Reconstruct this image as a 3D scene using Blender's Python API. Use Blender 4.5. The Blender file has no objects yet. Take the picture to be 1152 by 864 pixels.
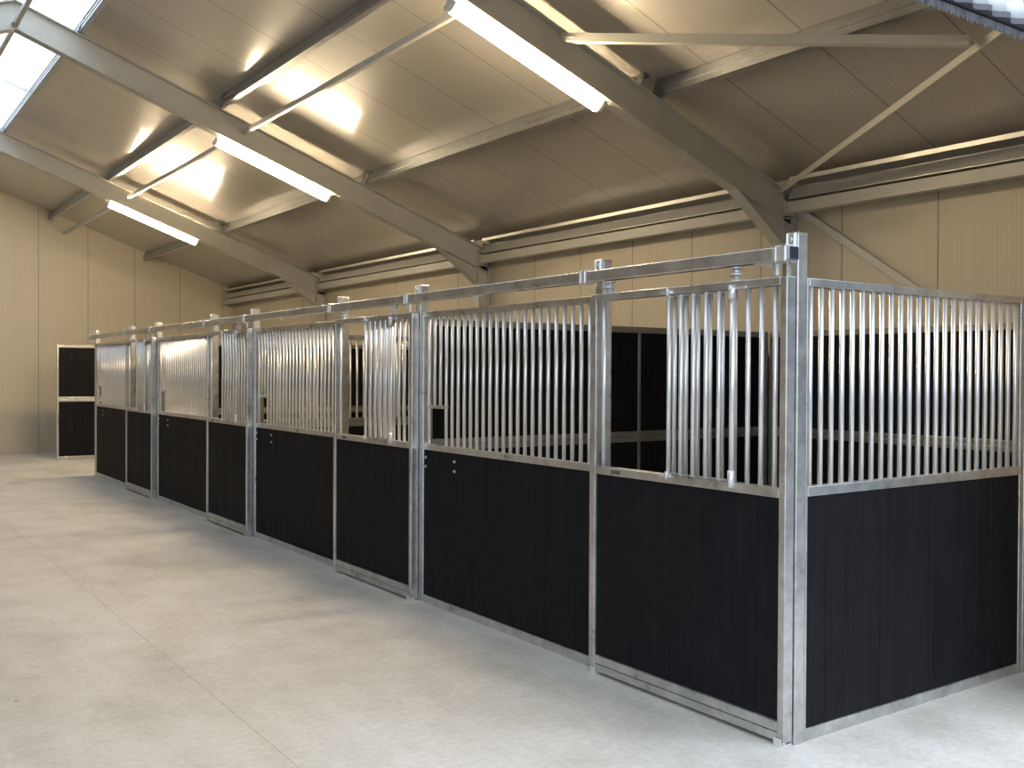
import bpy, bmesh, math, random
from mathutils import Vector, Matrix
random.seed(7)
scn = bpy.context.scene
COL = scn.collection

# ------------------------------------------------------------------ materials
def new_mat(name):
    m = bpy.data.materials.new(name); m.use_nodes = True
    nt = m.node_tree; nt.nodes.clear()
    out = nt.nodes.new('ShaderNodeOutputMaterial')
    b = nt.nodes.new('ShaderNodeBsdfPrincipled')
    nt.links.new(b.outputs[0], out.inputs[0])
    return m, nt, b, out
def N(nt, t, **kw):
    n = nt.nodes.new(t)
    for k, v in kw.items():
        if k.startswith('i_'):
            key = k[2:]
            n.inputs[int(key) if key.isdigit() else key].default_value = v
        else: setattr(n, k, v)
    return n
def L(nt, a, b): nt.links.new(a, b)
def coords(nt, scale=(1,1,1), kind='Object'):
    tc = N(nt, 'ShaderNodeTexCoord'); mp = N(nt, 'ShaderNodeMapping')
    mp.inputs['Scale'].default_value = scale
    L(nt, tc.outputs[kind], mp.inputs[0]); return mp.outputs[0]
def noise(nt, vec, scale, detail=4, rough=.55):
    n = N(nt, 'ShaderNodeTexNoise'); n.inputs['Scale'].default_value = scale
    n.inputs['Detail'].default_value = detail; n.inputs['Roughness'].default_value = rough
    L(nt, vec, n.inputs['Vector']); return n.outputs[0]
def ramp(nt, fac, stops):
    r = N(nt, 'ShaderNodeValToRGB'); e = r.color_ramp.elements
    while len(e) < len(stops): e.new(.5)
    for k, (p, c) in enumerate(stops):
        e[k].position = p; e[k].color = (c[0], c[1], c[2], 1) if not isinstance(c, (int, float)) else (c, c, c, 1)
    L(nt, fac, r.inputs[0]); return r.outputs[0]
def mixc(nt, fac, a, b, mode='MIX'):
    m = N(nt, 'ShaderNodeMix', data_type='RGBA', blend_type=mode)
    if isinstance(fac, (int, float)): m.inputs[0].default_value = fac
    else: L(nt, fac, m.inputs[0])
    for s, v in ((6, a), (7, b)):
        if isinstance(v, tuple): m.inputs[s].default_value = (v[0], v[1], v[2], 1)
        else: L(nt, v, m.inputs[s])
    return m.outputs[2]
def math_(nt, op, a, b=None):
    m = N(nt, 'ShaderNodeMath', operation=op)
    for k, v in enumerate((a, b)):
        if v is None: continue
        if isinstance(v, (int, float)): m.inputs[k].default_value = v
        else: L(nt, v, m.inputs[k])
    return m.outputs[0]
def bump(nt, h, strength, dist, b, chan='Normal'):
    bp = N(nt, 'ShaderNodeBump'); bp.inputs['Strength'].default_value = strength
    bp.inputs['Distance'].default_value = dist
    L(nt, h, bp.inputs['Height']); L(nt, bp.outputs[0], b.inputs[chan]); return bp

def galv_mat(name, lo, hi, rlo=.30, rhi=.48, metallic=.6, bmp=.05):
    m, nt, b, _ = new_mat(name)
    v = coords(nt)
    vor = N(nt, 'ShaderNodeTexVoronoi'); vor.inputs['Scale'].default_value = 42
    L(nt, v, vor.inputs['Vector'])
    n1 = noise(nt, v, 9, 5); n2 = noise(nt, v, 60, 3)
    s = math_(nt, 'ADD', math_(nt, 'MULTIPLY', n1, .86), math_(nt, 'MULTIPLY', vor.outputs['Color'], .14))
    L(nt, ramp(nt, s, [(.32, lo), (.72, hi)]), b.inputs['Base Color'])
    L(nt, ramp(nt, n1, [(.3, rlo), (.7, rhi)]), b.inputs['Roughness'])
    b.inputs['Metallic'].default_value = metallic
    bump(nt, n2, bmp, .002, b) if bmp else None
    return m
GALV = galv_mat('galvanised_steel', (.44,.442,.44), (.68,.68,.67), .26, .38, .86, 0)
PURL = galv_mat('galvanised_purlin', (.40,.41,.42), (.52,.53,.53), .30, .38, .85, 0)
GALV_SHADE = galv_mat('shaded_galvanised_steel', (.24,.24,.24), (.36,.36,.35), .36, .5, .9, 0)  # darker copy for stall interior frames, their shade put into the colour
EAVE = galv_mat('galvanised_eaves', (.56,.55,.52), (.64,.63,.60), .34, .42, .5, 0)

def paint_mat(name, col, rough=.4, spec=.5, metal=0, bmp=.04):
    m, nt, b, _ = new_mat(name)
    v = coords(nt); n = noise(nt, v, 3, 5)
    c2 = tuple(x*.88 for x in col)
    L(nt, ramp(nt, n, [(.3, c2), (.7, col)]), b.inputs['Base Color'])
    b.inputs['Roughness'].default_value = rough
    b.inputs['Specular IOR Level'].default_value = spec
    b.inputs['Metallic'].default_value = metal
    if bmp: bump(nt, noise(nt, v, 160, 2), bmp, .002, b)
    return m
BARM = paint_mat('galvanised_bar', (.80,.805,.81), .33, .5, .72, 0)
STEEL = paint_mat('grey_painted_steel', (.50,.49,.44), .42)
WHITE = paint_mat('white_enamel', (.78,.77,.74), .3)
DARK = paint_mat('dark_plastic', (.012,.014,.03), .45)
FLASH = paint_mat('dark_grey_flashing', (.10,.10,.12), .5)
BADGE = paint_mat('dark_badge', (.09,.08,.075), .35)

def board_mat(name, lo, hi):
    m, nt, b, _ = new_mat(name)
    v = coords(nt, (38, 38, 1.6)); v2 = coords(nt)
    g = noise(nt, v, 1.0, 6, .65); g2 = noise(nt, v2, 5, 4); g3 = noise(nt, v2, 190, 2)
    s = math_(nt, 'ADD', math_(nt, 'MULTIPLY', g, .65), math_(nt, 'MULTIPLY', g2, .35))
    L(nt, ramp(nt, s, [(.35, lo), (.7, hi)]), b.inputs['Base Color'])
    b.inputs['Roughness'].default_value = .66
    b.inputs['Specular IOR Level'].default_value = .14
    bump(nt, math_(nt, 'ADD', g, math_(nt, 'MULTIPLY', g3, .5)), .35, .003, b)
    return m
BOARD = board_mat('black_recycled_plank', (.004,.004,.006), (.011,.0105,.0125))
BOARD_SHADE = board_mat('black_shaded_plank', (.0015,.0015,.002), (.0045,.0045,.005))  # darker copy of the planks, stall interior shade painted in

def panel_mat(name, axis, offset, col, rough, ribs, bumpd, spec, coat=0, coat_r=.2, dirt=None):
    """profiled metal sheet: micro ribs across `axis`, joints once a metre"""
    m, nt, b, _ = new_mat(name)
    tc = N(nt, 'ShaderNodeTexCoord'); sp = N(nt, 'ShaderNodeSeparateXYZ')
    L(nt, tc.outputs['Object'], sp.inputs[0])
    a = sp.outputs['XYZ'.index(axis)]
    ph = math_(nt, 'FRACT', math_(nt, 'ADD', a, 100-offset))
    d = math_(nt, 'ABSOLUTE', math_(nt, 'SUBTRACT', ph, .5))          # .5 at the joint
    joint = math_(nt, 'GREATER_THAN', d, .4935)
    jsoft = ramp(nt, d, [(.45, 0.0), (.4999, 1.0)])
    rib = math_(nt, 'SINE', math_(nt, 'MULTIPLY', a, 2*math.pi/ribs))
    big = noise(nt, tc.outputs['Object'], .7, 5)
    mp = N(nt, 'ShaderNodeMapping')
    sc = [1.2, 1.2, 1.2]; sc['XYZ'.index(axis)] = 14
    mp.inputs['Scale'].default_value = sc
    L(nt, tc.outputs['Object'], mp.inputs[0])
    streak = noise(nt, mp.outputs[0], 1, 4)
    c1 = ramp(nt, math_(nt, 'ADD', math_(nt, 'MULTIPLY', big, .5), math_(nt, 'MULTIPLY', streak, .5)),
              [(.3, tuple(x*.9 for x in col)), (.7, col)])
    ribc = ramp(nt, math_(nt, 'ADD', math_(nt, 'MULTIPLY', rib, .5), .5), [(0, .94), (.5, 1.0)])
    c2 = mixc(nt, 1.0, c1, ribc, 'MULTIPLY')
    c3 = mixc(nt, math_(nt, 'MULTIPLY', joint, .72), c2, (.09,.075,.055))
    if dirt:                                                           # grime near the foot of the wall
        z = sp.outputs[2]
        f = ramp(nt, math_(nt, 'ADD', math_(nt, 'MULTIPLY', z, .5), math_(nt, 'MULTIPLY', big, .35)), [(.1, .55), (.75, 0.0)])
        c3 = mixc(nt, f, c3, dirt)
    L(nt, c3, b.inputs['Base Color'])
    b.inputs['Roughness'].default_value = rough
    b.inputs['Specular IOR Level'].default_value = spec
    b.inputs['Coat Weight'].default_value = coat
    b.inputs['Coat Roughness'].default_value = coat_r
    h = math_(nt, 'SUBTRACT', math_(nt, 'MULTIPLY', rib, .5), math_(nt, 'MULTIPLY', jsoft, 1.5))
    bp = bump(nt, h, 1.0, bumpd, b)
    L(nt, bp.outputs[0], b.inputs['Coat Normal'])
    return m
WALLC = (.56,.50,.385)
WALL_R = panel_mat('cream_wall_sheet_side', 'Y', .97, WALLC, .45, .04, .0009, .4)
WALL_F = panel_mat('cream_wall_sheet_end', 'X', .07, (.63,.56,.43), .45, .04, .0009, .4)
CEIL = panel_mat('white_roof_liner', 'Y', .97, (.44,.415,.375), .36, .05, .0006, .5, .9, .11)
CLAD = panel_mat('light_grey_outer_cladding', 'X', 30.3, (.78,.80,.82), .4, 2.0, .0, .5)

def floor_mat():
    m, nt, b, _ = new_mat('pale_concrete')
    tc = N(nt, 'ShaderNodeTexCoord'); v = tc.outputs['Object']
    sp = N(nt, 'ShaderNodeSeparateXYZ'); L(nt, v, sp.inputs[0])
    n1 = noise(nt, v, .55, 6, .6); n2 = noise(nt, v, 2.6, 7, .68); n3 = noise(nt, v, 26, 4, .7)
    mp = N(nt, 'ShaderNodeMapping'); mp.inputs['Scale'].default_value = (1.5, .35, 1); mp.inputs['Rotation'].default_value = (0, 0, .9)
    L(nt, v, mp.inputs[0]); n4 = noise(nt, mp.outputs[0], 1.7, 6, .6)
    s = math_(nt, 'ADD', math_(nt, 'MULTIPLY', n1, .4), math_(nt, 'ADD', math_(nt, 'MULTIPLY', n2, .35), math_(nt, 'MULTIPLY', n4, .25)))
    base = ramp(nt, s, [(.36, (.35,.325,.285)), (.44, (.46,.435,.39)), (.52, (.54,.515,.475)), (.62, (.61,.59,.56))])
    fine = ramp(nt, n3, [(.3, .84), (.7, 1.06)])
    c = mixc(nt, 1.0, base, fine, 'MULTIPLY')
    stain = ramp(nt, noise(nt, v, 1.1, 5, .7), [(.60, 0.0), (.78, .45)])
    c = mixc(nt, stain, c, (.42,.35,.26))
    vor = N(nt, 'ShaderNodeTexVoronoi'); vor.inputs['Scale'].default_value = 3.2; L(nt, v, vor.inputs['Vector'])
    speck = math_(nt, 'LESS_THAN', vor.outputs['Distance'], .034)
    keep = math_(nt, 'GREATER_THAN', vor.outputs['Color'], .52)
    c = mixc(nt, math_(nt, 'MULTIPLY', math_(nt, 'MULTIPLY', speck, keep), .75), c, (.10,.085,.07))
    wob = math_(nt, 'MULTIPLY', math_(nt, 'SUBTRACT', noise(nt, v, 7, 3), .5), .006)
    cut = math_(nt, 'LESS_THAN', math_(nt, 'ABSOLUTE', math_(nt, 'ADD', math_(nt, 'ADD', sp.outputs[0], 2.03), wob)), .0028)
    c = mixc(nt, math_(nt, 'MULTIPLY', cut, .55), c, (.20,.165,.12))
    L(nt, c, b.inputs['Base Color'])
    L(nt, ramp(nt, n2, [(.3, .55), (.7, .75)]), b.inputs['Roughness'])
    b.inputs['Specular IOR Level'].default_value = .35
    bump(nt, math_(nt, 'SUBTRACT', n3, cut), .10, .003, b)
    return m
FLOOR = floor_mat()

YARD = paint_mat('dark_unseen_yard', (.10,.10,.105), .85, .3)  # unseen yard outside, made dark to cut its bounce and reflections
def emit_mat():
    m, nt, b, out = new_mat('lit_diffuser')
    e = N(nt, 'ShaderNodeEmission'); e.inputs[0].default_value = (1.0, .78, .49, 1); e.inputs[1].default_value = 210
    L(nt, e.outputs[0], out.inputs[0]); return m
LIT = emit_mat()
def pane_mat():
    m, nt, b, out = new_mat('translucent_rooflight')
    t = N(nt, 'ShaderNodeBsdfTransparent'); t.inputs[0].default_value = (.95,.97,1,1)
    d = N(nt, 'ShaderNodeBsdfTranslucent'); d.inputs[0].default_value = (.9,.92,.95,1)
    mx = N(nt, 'ShaderNodeMixShader'); mx.inputs[0].default_value = .55
    L(nt, t.outputs[0], mx.inputs[1]); L(nt, d.outputs[0], mx.inputs[2]); L(nt, mx.outputs[0], out.inputs[0])
    return m
PANE = pane_mat()
def bristle_mat():
    m, nt, b, _ = new_mat('grey_bristles')
    n = noise(nt, coords(nt, (160, 20, 8)), 1, 3)
    L(nt, ramp(nt, n, [(.3, (.05,.05,.06)), (.75, (.26,.25,.26))]), b.inputs['Base Color'])
    b.inputs['Roughness'].default_value = .8; return m
BRIST = bristle_mat()

# ------------------------------------------------------------------ mesh helpers
class MB:
    def __init__(s): s.bm = bmesh.new()
    def box(s, x0, x1, y0, y1, z0, z1):
        vs = [s.bm.verts.new((x, y, z)) for x in (x0, x1) for y in (y0, y1) for z in (z0, z1)]
        for f in ((0,1,3,2),(4,6,7,5),(0,4,5,1),(2,3,7,6),(0,2,6,4),(1,5,7,3)):
            s.bm.faces.new([vs[i] for i in f])
        return s
    def beam(s, p0, p1, w, h, side=None, off=0.0):
        """rectangular bar p0->p1; w measured along `side`, h across; off shifts it along the third axis"""
        p0, p1 = Vector(p0), Vector(p1); d = (p1-p0).normalized()
        sd = Vector(side) if side else (Vector((0,0,1)).cross(d) if abs(d.z) < .95 else Vector((1,0,0)))
        sd = (sd - d*sd.dot(d)).normalized(); up = d.cross(sd).normalized()
        if up.z < 0: up = -up
        vs = []
        for p in (p0, p1):
            for a, c in ((-1,-1),(1,-1),(1,1),(-1,1)):
                vs.append(s.bm.verts.new(p + sd*(a*w/2) + up*(c*h/2+off)))
        for f in ((0,1,2,3),(4,7,6,5),(0,4,5,1),(1,5,6,2),(2,6,7,3),(3,7,4,0)):
            s.bm.faces.new([vs[i] for i in f])
        return s
    def cyl(s, p0, p1, r, seg=14, r1=None):
        p0, p1 = Vector(p0), Vector(p1); d = (p1-p0).normalized()
        a = d.cross(Vector((1,0,0)) if abs(d.x) < .9 else Vector((0,1,0))).normalized(); b = d.cross(a)
        r1 = r if r1 is None else r1
        A = []; B = []
        for k in range(seg):
            t = 2*math.pi*k/seg; q = a*math.cos(t)+b*math.sin(t)
            A.append(s.bm.verts.new(p0+q*r)); B.append(s.bm.verts.new(p1+q*r1))
        for k in range(seg):
            f = s.bm.faces.new((A[k], A[(k+1)%seg], B[(k+1)%seg], B[k])); f.smooth = True
        s.bm.faces.new(A[::-1]); s.bm.faces.new(B); return s
    def prism(s, pts, vec):
        vec = Vector(vec); A = [s.bm.verts.new(p) for p in pts]; B = [s.bm.verts.new(Vector(p)+vec) for p in pts]
        n = len(A)
        for k in range(n): s.bm.faces.new((A[k], A[(k+1)%n], B[(k+1)%n], B[k]))
        s.bm.faces.new(A[::-1]); s.bm.faces.new(B); return s
    def build(s, name, mat, parent=None, bevel=0, seg=2, kind=None, label=None):
        bmesh.ops.recalc_face_normals(s.bm, faces=s.bm.faces)
        me = bpy.data.meshes.new(name); s.bm.to_mesh(me); s.bm.free(); me.materials.append(mat)
        o = bpy.data.objects.new(name, me); COL.objects.link(o)
        if parent: o.parent = parent
        if bevel:
            md = o.modifiers.new('edge', 'BEVEL'); md.width = bevel; md.segments = seg; md.limit_method = 'ANGLE'; md.angle_limit = .7
        if kind: o['kind'] = kind
        if label: o['label'] = label
        return o
def thing(name, label, cat, loc=(0,0,0), group=None):
    o = bpy.data.objects.new(name, None); COL.objects.link(o); o.location = loc
    o.empty_display_size = .1; o['label'] = label; o['category'] = cat; o['kind'] = 'thing'
    if group: o['group'] = group
    return o
def tag(o, label, cat, group=None):
    o['label'] = label; o['category'] = cat; o['kind'] = 'thing'
    if group: o['group'] = group
    return o
def put(name, mesh, parent, loc):
    o = bpy.data.objects.new(name, mesh); COL.objects.link(o); o.parent = parent; o.location = loc; return o
_bars = {}
def bar_mesh(h, r=.0125):
    k = (round(h,3), r)
    if k not in _bars:
        mb = MB(); mb.cyl((0,0,0), (0,0,h), r, 14)
        me = bpy.data.meshes.new('bar'); mb.bm.to_mesh(me); mb.bm.free(); me.materials.append(BARM); _bars[k] = me
    return _bars[k]

# ------------------------------------------------------------------ dimensions
SL = .367; TH = math.atan(SL)
XW, XR = 4.29, -2.0; XL = 2*XR-XW
def roof(x): x = x if x >= XR else 2*XR-x; return 3.718-(x-4.292)*SL
YN, YE = -.60, 20.28
FR = {'nearest': 3.57, 'middle': 9.12, 'farthest': 14.86}
SKY = -1.29                                    # lower edge of the ridge skylight on the right-hand slope
nR = Vector((SL,0,1)).normalized(); sR = Vector((1,0,-SL)).normalized()
nL = Vector((-SL,0,1)).normalized()

# ------------------------------------------------------------------ the setting
MB().box(XL-.1, XW+.1, YN-1.3, YE+.2, -.2, 0).build('floor', FLOOR, kind='structure')
MB().box(-22, 16, -22, YN-1.3, -.2, -.004).build('ground', YARD, kind='structure')
MB().box(XW, XW+.1, YN, YE, 0, roof(XW)).build('wall_right', WALL_R, kind='structure')
MB().box(XL-.1, XL, YN, YE, 0, roof(XW)).build('wall_left', WALL_R, kind='structure')
MB().prism([(XL-.1,YE,0),(XW+.1,YE,0),(XW+.1,YE,roof(XW+.1)),(XR,YE,roof(XR)),(XL-.1,YE,roof(XW+.1))], (0,.1,0)).build('wall_far', WALL_F, kind='structure')
cm = MB(); t = .09
e = XW+.25; e2 = 2*XR-e; k2 = 2*XR-SKY
cm.prism([(e,YN,roof(e)),(SKY,YN,roof(SKY)),(SKY,YN,roof(SKY)+t),(e,YN,roof(e)+t)], (0,YE+.1-YN,0))
cm.prism([(e2,YN,roof(e)),(k2,YN,roof(SKY)),(k2,YN,roof(SKY)+t),(e2,YN,roof(e)+t)], (0,YE+.1-YN,0))
cm.build('ceiling', CEIL, kind='structure')

# ridge skylight: two rows of translucent panes on thin bars
w1 = bpy.data.objects.new('window_1', None); COL.objects.link(w1); w1['kind'] = 'structure'
gl = MB()
for sx in (1, -1):
    a = XR+sx*(SKY-XR); gl.prism([(a,YN,roof(a)+.05),(XR,YN,roof(XR)+.05),(XR,YN,roof(XR)+.054),(a,YN,roof(a)+.054)], (0,YE-YN,0))
gl.build('pane', PANE, w1)
fr = MB()
fr.box(XR-.03, XR+.03, YN, YE, roof(XR)-.03, roof(XR)+.05)
y = 1.2
while y < YE:
    for sx in (1, -1):
        a = XR+sx*(SKY-XR); fr.beam((a,y,roof(a)+.03), (XR,y,roof(XR)+.03), .03, .04, (0,1,0))
    y += 2.9
for sx in (1, -1):
    a = XR+sx*(SKY-XR); fr.box(a-.02, a+.02, YN, YE, roof(a)-.01, roof(a)+.13)
fr.build('window_frame', WHITE, w1)

# near gable: open doorway under a head, corrugated sheeting outside
OX0, OX1, HZ = -7.0, 1.55, 3.368
wn = MB()
def gz(x): return roof(x)
wn.prism([(XL-.1,YN,0),(OX0,YN,0),(OX0,YN,gz(OX0)),(XL-.1,YN,gz(XL-.1))], (0,.08,0))
wn.prism([(OX1,YN,0),(XW+.1,YN,0),(XW+.1,YN,gz(XW+.1)),(OX1,YN,gz(OX1))], (0,.08,0))
wn.prism([(OX0,YN,HZ),(OX1,YN,HZ),(OX1,YN,gz(OX1)),(XR,YN,gz(XR)),(OX0,YN,gz(OX0))], (0,.08,0))
wn.build('wall_near', WALL_F, kind='structure')
def wave(x): return -.016*math.cos(2*math.pi*x/.152)
def corr(x0, x1, zb, yy, ztop=None, lip=0):
    mb = MB(); n = int((x1-x0)/.019); prev = None
    for k in range(n+1):
        x = x0+(x1-x0)*k/n; yv = yy+wave(x)
        zt = ztop if ztop else gz(x)+.1
        cur = (mb.bm.verts.new((x,yv,zb)), mb.bm.verts.new((x,yv,zt)))
        if prev:
            f = mb.bm.faces.new((prev[0],cur[0],cur[1],prev[1])); f.smooth = True
        prev = cur
    return mb
def add_corr(name, *a): 
    o = corr(*a).build(name, CLAD, kind='structure'); md = o.modifiers.new('t','SOLIDIFY'); md.thickness = .003; return o
add_corr('trim_1', OX0-.2, OX1, HZ+.105, YN-.035)
add_corr('trim_2', OX0-.2, OX1, HZ+.002, YN-.027, HZ+.13)
add_corr('trim_3', OX1, XW+.2, 0.02, YN-.03)
add_corr('trim_4', XL-.2, OX0, 0.02, YN-.03)
ff = MB(); n = 520; prev = None                       # profiled foam filler under the sheets
for k in range(n+1):
    x = OX0+(OX1-OX0)*k/n; yv = YN-.050+wave(x)
    cur = [ff.bm.verts.new(p) for p in ((x,yv,HZ-.022),(x,YN,HZ-.022),(x,YN,HZ+.004),(x,yv,HZ+.004))]
    if prev:
        for q in range(4): ff.bm.faces.new((prev[q],cur[q],cur[(q+1)%4],prev[(q+1)%4]))
    prev = cur
ff.build('trim_5', FLASH, kind='structure')
MB().box(OX0, OX1, YN-.006, YN+.012, HZ-.045, HZ).build('trim_6', DARK, kind='structure')
MB().box(OX0-.06, OX0, YN-.02, YN+.1, 0, HZ).box(OX1, OX1+.06, YN-.02, YN+.1, 0, HZ).build('trim_7', FLASH, kind='structure')
bs = MB(); x = OX0
while x < OX1:
    zb = HZ-.073+random.uniform(-.006,.005); yb = YN-.022+random.uniform(-.004,.004); w = random.uniform(.004,.009)
    v = [bs.bm.verts.new(p) for p in ((x,YN-.016,HZ-.034),(x+w+.002,YN-.016,HZ-.034),(x+w*.7+random.uniform(-.003,.003),yb,zb),(x+w*.3+random.uniform(-.003,.003),yb,zb))]
    bs.bm.faces.new(v); x += w*.8
bs.box(OX0, OX1, YN-.018, YN-.008, HZ-.062, HZ-.03)
tag(bs.build('brush_seal', BRIST), 'dark grey bristle draught strip along the doorway head under corrugated cladding', 'brush seal')

# ------------------------------------------------------------------ steel frames
def frame(which, y):
    r = thing('portal_frame', {'nearest':'painted steel portal frame whose rafter carries the largest strip light',
        'middle':'painted steel portal frame whose rafter carries the second largest strip light',
        'farthest':'painted steel portal frame that stands closest to the cream end wall'}[which], 'steel frame', (0,y,0), 'steel portal frames')
    w = .14; tf = .012
    for sx in (1, -1):
        X = lambda x: XR+sx*(x-XR)
        lo, hi = (min(X(4.07),X(4.27)), max(X(4.07),X(4.27)))
        c = MB(); zt = roof(4.27)-.21
        c.box(lo, lo+tf, -w/2, w/2, 0, zt-.0).box(hi-tf, hi, -w/2, w/2, 0, zt).box(lo, hi, -.005, .005, 0, zt)
        c.box(lo-.02, hi+.0, -w/2-.01, w/2+.01, 0, .018)
        for zz in (3.02, 3.3): c.box(lo, hi, -w/2+.006, w/2-.006, zz, zz+.012)
        c.build('column', STEEL, r, .003, 1)
        q = MB()                                            # I-section rafter, cut plumb at the ridge
        def slab(d0, d1, ww):
            pts = [(X(4.27), -ww/2, roof(4.27)-d0/nR.z), (XR, -ww/2, roof(XR)-d0/nR.z), (XR, -ww/2, roof(XR)-d1/nR.z), (X(4.27), -ww/2, roof(4.27)-d1/nR.z)]
            q.prism(pts, (0,ww,0))
        slab(.188, .200, w); slab(.480, .492, w); slab(.199, .481, .010)
        # bolted end plate over the column
        q.build('rafter', STEEL, r, .003, 1)
        hm = MB()                                           # haunch: web plate and sloping flange
        p1 = Vector((X(3.42),0,roof(3.42)-.485/nR.z)); p2 = Vector((X(4.09),0,3.03))
        p3 = Vector((X(4.09),0,roof(4.09)-.30)); p4 = Vector((X(3.42),0,roof(3.42)-.40))
        hm.prism([p1-Vector((0,.008,0)), p2-Vector((0,.008,0)), p3-Vector((0,.008,0)), p4-Vector((0,.008,0))], (0,.016,0))
        hm.beam(p1, p2, w, tf, (0,1,0))
        hm.build('haunch', STEEL, r, .002, 1)
        for zz in (3.08, 3.2, 3.36, 3.46) if sx > 0 else ():
            for yy in (-.045, .045): MB().cyl((lo-.012, yy, zz), (lo+.002, yy, zz), .011, 6).build('bolt', PURL, r)
    return r
for k, y in FR.items(): frame(k, y)

# ------------------------------------------------------------------ purlins, ties, eaves members
BAYS = [('between the doorway and first steel frame', YN+.1, FR['nearest']),
        ('between first and second steel frames', FR['nearest'], FR['middle']),
        ('between second and third steel frames', FR['middle'], FR['farthest']),
        ('between third steel frame and end wall', FR['farthest'], YE)]
def c_purlin(x, ya, yb, depth=.176, top=.004):
    mb = MB(); base = Vector((x,0,roof(x))); tk = .003; fl = .052
    P = lambda s_, d, yy: base + sR*s_ - nR*d + Vector((0,yy,0))
    def strip(s0, d0, s1, d1):
        p = [P(s0,d0,ya), P(s1,d0,ya), P(s1,d1,ya), P(s0,d1,ya)]; mb.prism(p, (0,yb-ya,0))
    strip(0, top, tk, top+depth)                     # web, on the ridge side
    strip(0, top, fl, top+tk); strip(0, top+depth-tk, fl, top+depth)
    strip(fl-tk, top, fl, top+.018); strip(fl-tk, top+depth-.018, fl, top+depth)
    strip(-.010, top+depth*.38, 0, top+depth*.62)    # stiffening swage
    return mb
rows = [(-1.29, 'edging the ridge skylight'), (.33, 'just above the tie struts'), (2.31, 'halfway down the roof slope')]
for x_, rl in rows:
    for bl, ya, yb in BAYS:
        x = x_ + (.13 if x_ > 2 and ya < 0 else 0)
        r = thing('roof_purlin', 'galvanised purlin %s, %s' % (rl, bl), 'purlin', (x, ya, roof(x)-.2), 'galvanised roof purlins')
        mb = c_purlin(x, ya+.012, yb-.012)
        bmesh.ops.translate(mb.bm, verts=mb.bm.verts, vec=-Vector(r.location))
        mb.build('rail', PURL, r)
        for yy in (ya+.06, yb-.06):
            cl = MB(); b0 = Vector((x,yy,roof(x)))-nR*.093-sR*.014
            cl.beam(b0-sR*.0-Vector((0,.05,0)), b0+Vector((0,.05,0)), .006, .165, tuple(sR))
            for q in (-.025, .025):
                for h in (-.035, .035):
                    c0 = b0+Vector((0,q,0))+nR*h; cl.cyl(c0-sR*.012, c0, .010, 6)
            bmesh.ops.translate(cl.bm, verts=cl.bm.verts, vec=-Vector(r.location))
            cl.build('cleat', PURL, r)
    
def strut(name, lab, cat, p0, p1, w, h, grp=None, plate=True):
    p0, p1 = Vector(p0), Vector(p1); r = thing(name, lab, cat, p0, grp)
    d = p1-p0
    MB().beam((0,0,0), d, w, h).build('tube', STEEL, r, .003, 1)
    if plate:
        u = d.normalized()
        for q in (Vector(), d):
            s_ = u if q.length == 0 else -u
            MB().beam(q, q+s_*.12, w*1.5, .008).build('end_plate', STEEL, r)
            MB().cyl(q+s_*.05+Vector((0,0,-.02)), q+s_*.05+Vector((0,0,.02)), .011, 6).build('bolt', STEEL, r)
    return r
TX = .59; tz = roof(TX)-.335
for k, (bl, ya, yb) in enumerate(BAYS):
    strut('tie_strut', 'slim painted tie strut below the roof ' + bl, 'strut', (TX,ya+.09,tz), (TX,yb-(.01 if bl.endswith('wall') else .09),tz), .05, .06, 'roof tie struts')
for bl, ya, yb in BAYS[1:3]:
    strut('ridge_strut', 'thin strut under the ridge skylight ' + bl, 'strut', (XR,ya+.02,roof(XR)-.47), (XR,yb-.02,roof(XR)-.47), .05, .05, 'ridge struts')
strut('roof_brace', 'pale thick roof brace crossing the lower roof purlin beside the first steel frame', 'brace', (1.27,3.46,roof(1.27)-.315), (2.64,.72,roof(2.64)-.315), .07, .07, 'roof braces')
strut('roof_brace', 'slim tan flat brace rising from the eaves of the first steel frame', 'brace', (3.93,3.42,roof(3.93)-.315), (2.19,-.45,roof(2.19)-.315), .012, .06, 'roof braces')
strut('wall_brace', 'diagonal wall brace behind the barred side panel, below the eaves', 'brace', (4.247,3.45,3.392), (4.247,-.45,.75), .045, .07)
for bl, ya, yb in BAYS:
    a, b = ya+.09, yb-.09
    if bl.endswith('wall'): b = yb-.01
    r = thing('eaves_beam', 'painted square eaves beam ' + bl, 'beam', (4.14,a,3.34), 'eaves beams')
    MB().box(-.05,.07,0,b-a,0,.115).build('tube', STEEL, r, .006, 2)
    MB().box(-.06,.08,-.015,0,-.02,.135).build('end_plate', STEEL, r)
    MB().box(-.06,.08,b-a,min(b-a+.015,YE-a-.001),-.02,.135).build('end_plate', STEEL, r)
    r = thing('eaves_purlin', 'open galvanised purlin above the eaves beam ' + bl, 'purlin', (4.11,a+.03,3.475), 'eaves purlins')
    L_ = b-a-.06; mb = MB()
    mb.box(.15,.155,0,L_,0,.19)                                  # back web
    mb.prism([(-.01,0,.215),(.155,0,.155),(.155,0,.160),(-.01,0,.220)], (0,L_,0)); mb.box(-.014,-.01,0,L_,.178,.220)
    mb.prism([(-.03,0,.0),(.155,0,.0),(.155,0,.004),(-.03,0,.004)], (0,L_,0))
    mb.prism([(-.03,0,.0),(-.027,0,.0),(.035,0,.115),(.032,0,.115)], (0,L_,0))
    mb.build('gutter_section', EAVE, r)
    cl = MB(); cl.box(-.035,.15,-.02,-.012,0,.19).cyl((.02,-.03,.06),(.02,-.01,.06),.012,6).cyl((.02,-.03,.13),(.02,-.01,.13),.012,6); cl.build('cleat', WHITE, r)

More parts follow.
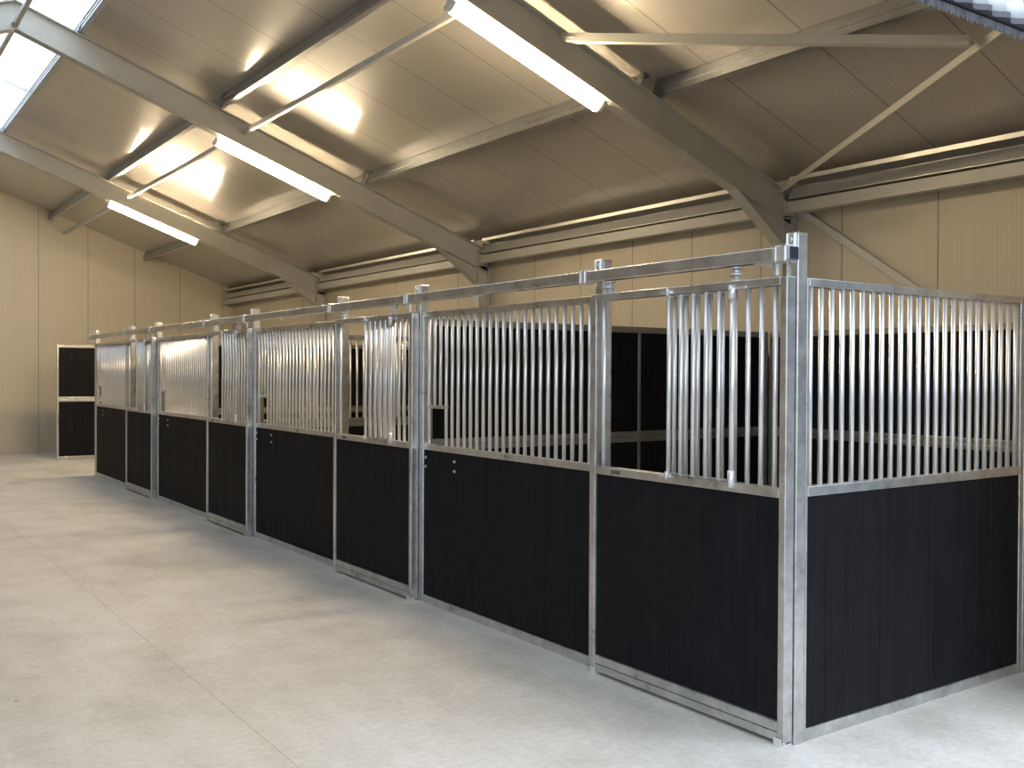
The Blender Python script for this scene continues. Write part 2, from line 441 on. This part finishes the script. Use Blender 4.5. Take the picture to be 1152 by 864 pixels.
# ------------------------------------------------------------------ fluorescent lights
for k, (nm, y, lab) in enumerate((('nearest', 3.60, 'largest lit strip light, hung under the rafter of the first steel frame'),
        ('middle', 9.20, 'lit strip light under the second steel frame, between the other two lights'),
        ('farthest', 14.84, 'smallest lit strip light, under the third steel frame towards the end wall'))):
    xa, xb = .445, 1.975
    A = Vector((xa,y,roof(xa)))-nR*.518; B = Vector((xb,y,roof(xb)))-nR*.518
    r = thing('strip_light', lab, 'light', A, 'fluorescent strip lights'); d = B-A
    MB().beam((0,0,0), d, .095, .035, (0,1,0), .0).build('body', WHITE, r, .004, 2)
    mb = MB(); c = -nR*.055; prof = []
    for q in range(9):
        a = math.pi*q/8; prof.append(Vector((0,math.cos(a)*.068,0)) - nR*(math.sin(a)*.066) - nR*.016)
    u = d.normalized(); mb.prism([p+u*.03 for p in prof], d-u*.06); mb.build('diffuser', LIT, r, label='glowing warm white diffuser')
    for q in (Vector(), d-u*.03):
        mb = MB(); mb.prism([p*1.04+q for p in prof], u*.03); mb.build('end_cap', WHITE, r)
    MB().beam(u*.3+nR*.012, u*.36+nR*.012, .03, .012, (0,1,0)).beam(d-u*.36+nR*.012, d-u*.3+nR*.012, .03, .012, (0,1,0)).build('bracket', WHITE, r)

# ------------------------------------------------------------------ stall fronts
H, Z0, ZM0, ZM1, ZT = 2.205, .058, 1.165, 1.210, 2.165
BX0, BX1 = -.072, -.010
def planks(mb, ax, a0, a1, c0, c1, z0, z1, pitch=.145):
    n = max(1, round((a1-a0)/pitch)); w = (a1-a0)/n
    for k in range(n):
        p, q = a0+k*w+.0012, a0+(k+1)*w-.0012
        j = random.uniform(-.0012,.0012)
        if ax == 'y': mb.box(c0+j, c1+j, p, q, z0, z1)
        else: mb.box(p, q, c0+j, c1+j, z0, z1)
    return mb
TF = .04
def sliding_door(y0, w, lab):
    r = thing('sliding_stall_door', lab, 'stable door', (0,y0,0), 'sliding stall doors')
    x0, x1 = BX0, BX1
    f = MB()
    f.box(x0,x1,0,TF,.02,H).box(x0,x1,w-TF,w,.02,H)
    f.box(x0,x1,TF,w-TF,ZT,H).box(x0+.001,x1-.001,TF,w-TF,ZM0,ZM1).box(x0+.001,x1-.001,TF,w-TF,.064,.112)
    f.build('frame', GALV, r, .004, 2)
    MB().box(x0+.002,x1-.002,.012,w-.004,.02,.061).build('bottom_guide_rail', GALV, r, .003, 2)
    planks(MB(), 'y', TF-.004, w-TF+.004, -.056, -.026, .108, ZM0+.004).build('plank_infill', BOARD, r, .003, 1)
    me = bar_mesh(ZT-ZM1+.006); xc = -.034
    ys = [.097+.0849*k for k in range(9)] + [w-.072]
    for y in ys: put('bar', me, r, (xc, y, ZM1-.003))
    # hatch grille swung open, lying flat against the fixed bars
    g = MB(); h0, h1 = ZM1+.004, ZT-.004
    g.box(x0+.002,x0+.012,.335,.795,h0,h0+.010).box(x0+.002,x0+.012,.335,.795,h1-.010,h1)
    ho = g.build('hatch_grille', GALV, r, .001, 1)
    mg = bar_mesh(h1-h0); mg2 = bar_mesh(h1-h0+.02, .016)
    for k in range(6): put('bar', mg2 if k == 5 else mg, ho, (x0+.003, .781-.0892*k, h0))
    for z in (ZM1-.012, ZT+.004):
        MB().box(x0-.014,x0+.004,.765,.835,z,z+.014).cyl((x0-.008,.785,z-.012),(x0-.008,.785,z+.030),.010,8).build('hinge_pin', BARM, ho)
    MB().box(x0-.006,x0+.006,.25,.335,ZT-.004,ZT+.010).cyl((x0-.004,.335,ZT-.05),(x0-.004,.335,ZT+.02),.020,10).build('hatch_latch', BARM, ho)
    MB().cyl((x0-.002,.335,ZM1-.025),(x0-.002,.335,ZM1+.06),.019,10).build('drop_bolt', BARM, ho)
    for y in (.338, w-.13):
        hg = MB(); xc2 = -.041
        hg.cyl((xc2,y,H-.002),(xc2,y,2.279),.009,10)
        for z, rr, hh in ((H,.026,.008),(H+.012,.019,.012),(H+.032,.032,.007),(H+.044,.019,.012),(H+.062,.030,.009)): hg.cyl((xc2,y,z),(xc2,y,z+hh),rr,6 if hh>.01 else 14)
        hg.box(xc2-.045,xc2+.02,y-.03,y+.03,H+.026,H+.031)
        hg.build('roller_hanger', BARM, r)
    MB().box(x0-.002,x0+.002,w-.26,w-.185,ZM0+.012,ZM1-.012).build('name_plate', BADGE, r)
    return r
def fixed_panel(y0, y1, lab):
    w = y1-y0; r = thing('stall_front_panel', lab, 'stall panel', (0,y0,0), 'fixed stall front panels')
    x0, x1 = 0, .045; f = MB()
    f.box(x0,x1,0,TF,0,H).box(x0,x1,w-TF*.8,w,0,H).box(x0,x1,TF,w-TF*.8,0,Z0).box(x0,x1,TF,w-TF*.8,ZM0-.003,ZM1-.004).box(x0,x1,TF,w-TF*.8,ZT,H)
    f.build('frame', GALV, r, .004, 2)
    planks(MB(), 'y', TF-.004, w-TF*.8+.004, .008, .038, Z0-.004, ZM0).build('plank_infill', BOARD, r, .003, 1)
    ylast = w-.080; n = 24; sp = .0832
    me = bar_mesh(ZT-ZM1+.01); ms = bar_mesh(ZT-1.49+.004)
    k = 0
    while True:
        y = ylast-sp*k
        if y < .05: break
        if k in (1, 2): put('bar', ms, r, (.0225, y, 1.49))
        else: put('bar', me, r, (.0225, y, ZM1-.006))
        k += 1
    MB().box(.010,.036,ylast-3*sp-.012,ylast+.014,1.478,1.502).build('feed_opening_rail', GALV, r, .003, 2)
    for yy, zz in ((w-.06,1.105),(w-.06,1.035),(w-.475,1.10),(w-.475,1.03)):
        MB().cyl((.002,yy,zz),(.009,yy,zz),.011,12).cyl((-.004,yy,zz),(.003,yy,zz),.007,6).build('bolt', GALV, r)
    return r
def post(y, lab, x=0, h=2.41):
    r = thing('stall_post', lab, 'post', (x,y,0), 'galvanised stall posts')
    MB().box(0,.07,0,.07,.0,h).build('tube', GALV, r, .005, 2)
    MB().box(-.002,.072,-.002,.072,h-.002,h+.006).build('cap', GALV, r, .002, 1)
    MB().box(-.0,.075,-.004,.074,0,.008).build('foot_plate', GALV, r)
    return r
CY = [0, 3.57, 7.13, 10.82, 14.53]; BY = [1.414, 4.964, 8.47, 12.22]
ordn = ['first', 'second', 'third', 'fourth']
for k in range(4):
    sliding_door(CY[k]+.004, BY[k]-CY[k]+.012, ['black and galvanised sliding door of the first stall, beside the corner post',
        'black and galvanised sliding door of the second stall from the corner post',
        'black and galvanised sliding door of the third stall from the corner post',
        'smallest looking sliding door, of the last stall in the row'][k])
    fixed_panel(BY[k]+.075, CY[k+1]-.02, ['largest looking barred front panel with feed opening, between first and second stall doors',
        'barred front panel with feed opening between second and third stall doors',
        'barred front panel between the third and fourth stall doors',
        'barred front panel at the far end of the stall row, past the last door'][k])
    post(BY[k], 'galvanised post between the door and the barred panel of the %s stall' % ordn[k])
post(CY[0], 'tall galvanised corner post joining the stall fronts to the barred side panel')
for k in (1, 2, 3): post(CY[k], 'galvanised post between the %s and %s stalls' % (ordn[k-1], ordn[k]))
post(.0, 'galvanised post at the inner end of the barred side panel', 2.039, 2.195)
post(CY[4], 'last galvanised post at the far end of the stall row')

def guide(y, lab):
    r = thing('door_floor_guide', lab, 'door guide', (0,y,0), 'door floor guides')
    MB().box(-.082,-.003,0,.045,0,.006).box(-.082,-.076,0,.045,.006,.040).box(-.008,-.003,0,.045,.006,.040).build('bracket', BARM, r, .001, 1)
    MB().cyl((-.042,.024,.006),(-.042,.024,.0185),.018,12).build('roller', WHITE, r)
for k in range(4):
    guide(CY[k]+.012, 'small floor guide under the door edge by the %s' % ['corner post', 'second stall post of the row', 'third stall post of the row', 'fourth stall post of the row'][k] if k == 0 else 'small floor guide under the opening edge of the %s stall door' % ordn[k])
    guide(BY[k]-.045, 'small floor guide under the far edge of the %s stall door' % ordn[k])

# top rail on which the doors slide
r = thing('door_track', 'long galvanised square rail running along the top of all the stall fronts', 'rail', (0,0,2.28))
RX0, RX1 = -.078, -.012
MB().box(RX0,RX1,-.012,14.66,0,.064).build('rail', GALV, r, .005, 2)
MB().box(RX0+.002,RX1-.002,-.016,-.012,.003,.061).build('end_cap', DARK, r, .002, 1, label='dark plastic end cap')
MB().box(RX0+.002,RX1-.002,14.66,14.664,.003,.061).build('end_cap', DARK, r, .002, 1, label='dark plastic end cap')
for y in CY+BY:
    cl = MB()
    for yy in (y+.006, y+.062) if y == 0 else (y+.066, y+.104):
        cl.box(RX0-.010,RX1+.004,yy,yy+.016,.062,.072).box(RX0-.010,RX0-.001,yy,yy+.016,-.006,.072).box(RX0-.010,RX1+.004,yy,yy+.016,-.008,-.001)
    a, b = (.0, .085) if y == 0 else (.06, .125)
    cl.box(RX0-.005,RX0-.001,y+a,y+b,-.003,.067).box(RX0-.004,RX1+.01,y+a,y+b,.064,.068)
    cl.build('rail_clamp', BARM, r, .003, 2)
    pb = MB(); pb.box(-.011,-.003,y+.004,y+.066,.06,.132).cyl((-.022,y+.030,.10),(-.010,y+.030,.10),.012,6).box(-.018,-.003,y+.010,y+.018,.062,.13).box(-.018,-.003,y+.052,y+.060,.062,.13)
    pb.build('post_bracket', BARM, r, .002, 1)
for y in CY[:4]:
    st = MB(); st.prism([(-.06,y+.105,-.001),(-.06,y+.22,-.001),(-.06,y+.215,-.006),(-.06,y+.12,-.026),(-.06,y+.105,-.026)], (.03,0,0)); st.build('door_stop', BARM, r)
    MB().box(-.05,-.03,y+.088,y+.098,-.065,0).build('stop_bolt', BARM, r)
for y in [2.71, 6.25, 9.85, 13.5]:
    st = MB(); st.cyl((-.045,y,-.022),(-.045,y,.0),.012,8).box(-.07,-.02,y-.05,y+.03,-.006,0); st.build('door_stop', BARM, r)

# barred side panels at the near end of the row
def side_panel(x0, x1, lab):
    w = x1-x0; r = thing('side_partition_panel', lab, 'stall panel', (x0,0,0)); y0, y1 = .004, .049
    f = MB(); f.box(0,TF*.4,y0,y1,0,H).box(w-TF,w,y0,y1,0,H).box(TF*.4,w-TF,y0,y1,0,Z0).box(TF*.4,w-TF,y0,y1,ZM0,ZM1+.004).box(TF*.4,w-TF,y0,y1,ZT,H)
    f.build('frame', GALV, r, .004, 2)
    planks(MB(), 'x', TF*.4-.004, w-TF+.004, y0+.008, y0+.038, Z0-.004, ZM0+.003).build('plank_infill', BOARD, r, .003, 1)
    me = bar_mesh(ZT-ZM1+.01); n = round((w-.1)/.0805)
    for k in range(n+1): put('bar', me, r, (.047+(w-.11)*k/n, y0+.02, ZM1-.004))
side_panel(.0745, 2.035, 'black side panel with vertical bars above, turning back from the corner post')

# inner partitions and back panels
def label_bright(lab): return lab.startswith('free')
def solid_partition(name, lab, cat, ax, a0, a1, c, barred=None, mull=(), group=None, h=2.165):
    w = a1-a0; th = .04
    r = thing(name, lab, cat, (a0,c,0) if ax == 'x' else (c,a0,0), group)
    def bx(mb, p, q, z0, z1, t0=0, t1=th):
        return mb.box(p,q,t0,t1,z0,z1) if ax == 'x' else mb.box(t0,t1,p,q,z0,z1)
    f = MB()
    bx(f,0,TF,0,h); bx(f,w-TF,w,0,h); bx(f,TF,w-TF,0,Z0,.001,th-.001); bx(f,TF,w-TF,1.138,1.180,.001,th-.001); bx(f,TF,w-TF,1.186,1.232,.001,th-.001); bx(f,TF,w-TF,h-.055,h,.001,th-.001)
    for m in mull: bx(f,m,m+.035,0,h,.0015,th-.0015)
    f.build('frame', GALV_SHADE if not label_bright(lab) else GALV, r, .004, 2)
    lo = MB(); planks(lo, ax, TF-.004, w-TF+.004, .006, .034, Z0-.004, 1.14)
    lo.build('plank_infill', BOARD if label_bright(lab) else BOARD_SHADE, r, .003, 1)
    if barred:
        me = bar_mesh(h-.055-1.232+.008); n = int((w-.08)/.0832)
        s_ = (w-.08)/n
        for k in range(1, n): put('bar', me, r, ((.04+s_*k, th/2) if ax == 'x' else (th/2, .04+s_*k))+(1.228,))
    else:
        up = MB(); planks(up, ax, TF-.004, w-TF+.004, .006, .034, 1.23, h-.052)
        up.build('plank_infill', BOARD if label_bright(lab) else BOARD_SHADE, r, .003, 1)
    return r
XB = 3.96
plab = ['tall solid black partition seen through the front of the first stall', 'barred partition seen through the open hatch of the second stall door', 'solid black partition inside the third stall', None]
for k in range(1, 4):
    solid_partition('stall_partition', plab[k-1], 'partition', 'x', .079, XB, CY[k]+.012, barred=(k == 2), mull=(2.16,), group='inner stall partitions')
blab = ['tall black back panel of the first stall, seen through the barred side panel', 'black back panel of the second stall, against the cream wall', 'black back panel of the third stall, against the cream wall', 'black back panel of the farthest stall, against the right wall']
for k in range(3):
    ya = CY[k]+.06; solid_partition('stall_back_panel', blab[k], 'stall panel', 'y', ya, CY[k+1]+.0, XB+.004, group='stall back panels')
solid_partition('stall_partition', 'free-standing tall black two-tier panel in a galvanised frame by the end wall', 'partition', 'x', .03, 3.9, 18.05, mull=(1.9,), h=2.26)

# ------------------------------------------------------------------ light and camera
w = bpy.data.worlds.new('overcast'); scn.world = w; w.use_nodes = True
nt = w.node_tree; bg = nt.nodes['Background']
tc = N(nt, 'ShaderNodeTexCoord'); sp = N(nt, 'ShaderNodeSeparateXYZ'); L(nt, tc.outputs['Generated'], sp.inputs[0])
sky = ramp(nt, sp.outputs[2], [(.0, (.74,.85,.97)), (.78, (.75,.86,.98)), (1, (1.9,2.05,2.2))])
dark = ramp(nt, sp.outputs[2], [(0, (.05,.055,.055)), (.24, (.07,.08,.08)), (.40, (.74,.85,.97)), (.78, (.75,.86,.98)), (1, (1.9,2.05,2.2))])
side = ramp(nt, sp.outputs[0], [(.08, 0.0), (.42, 1.0)])           # low sky on the right-hand side darkened, added to dim steel reflections
L(nt, mixc(nt, side, sky, dark), bg.inputs[0])
bg.inputs[1].default_value = 2.95
def portal(name, loc, rot, sx, sy):
    d = bpy.data.lights.new(name, 'AREA'); d.shape = 'RECTANGLE'; d.size = sx; d.size_y = sy; d.cycles.is_portal = True
    o = bpy.data.objects.new(name, d); COL.objects.link(o); o.location = loc; o.rotation_euler = rot
portal('doorway_portal', ((OX0+OX1)/2, YN-.1, HZ/2), (math.pi/2,0,math.pi), OX1-OX0, HZ)
portal('skylight_portal', (XR, (YN+YE)/2, roof(SKY)+.02), (0,0,0), 2*(SKY-XR), YE-YN)

f, yaw, pitch, roll = 1115.6, .608, -.011, .005
fw = Vector((math.sin(yaw), math.cos(yaw), 0)); rt = Vector((math.cos(yaw), -math.sin(yaw), 0)); up = Vector((0,0,1))
f2 = fw*math.cos(pitch)+up*math.sin(pitch); u2 = up*math.cos(pitch)-fw*math.sin(pitch)
r3 = rt*math.cos(roll)+u2*math.sin(roll); u3 = u2*math.cos(roll)-rt*math.sin(roll)
cd = bpy.data.cameras.new('camera'); cd.sensor_width = 36; cd.lens = f/1152*36; cd.clip_start = .05
cam = bpy.data.objects.new('camera', cd); COL.objects.link(cam)
M = Matrix((( r3.x,u3.x,-f2.x,-3.755),(r3.y,u3.y,-f2.y,-3.054),(r3.z,u3.z,-f2.z,1.746),(0,0,0,1)))
cam.matrix_world = M
scn.camera = cam
scn.view_settings.view_transform = 'Standard'
scn.view_settings.look = 'None'
scn.view_settings.exposure = 0.0
scn.cycles.use_denoising = True
scn.cycles.max_bounces = 10
scn.cycles.diffuse_bounces = 6
scn.cycles.sample_clamp_indirect = 8
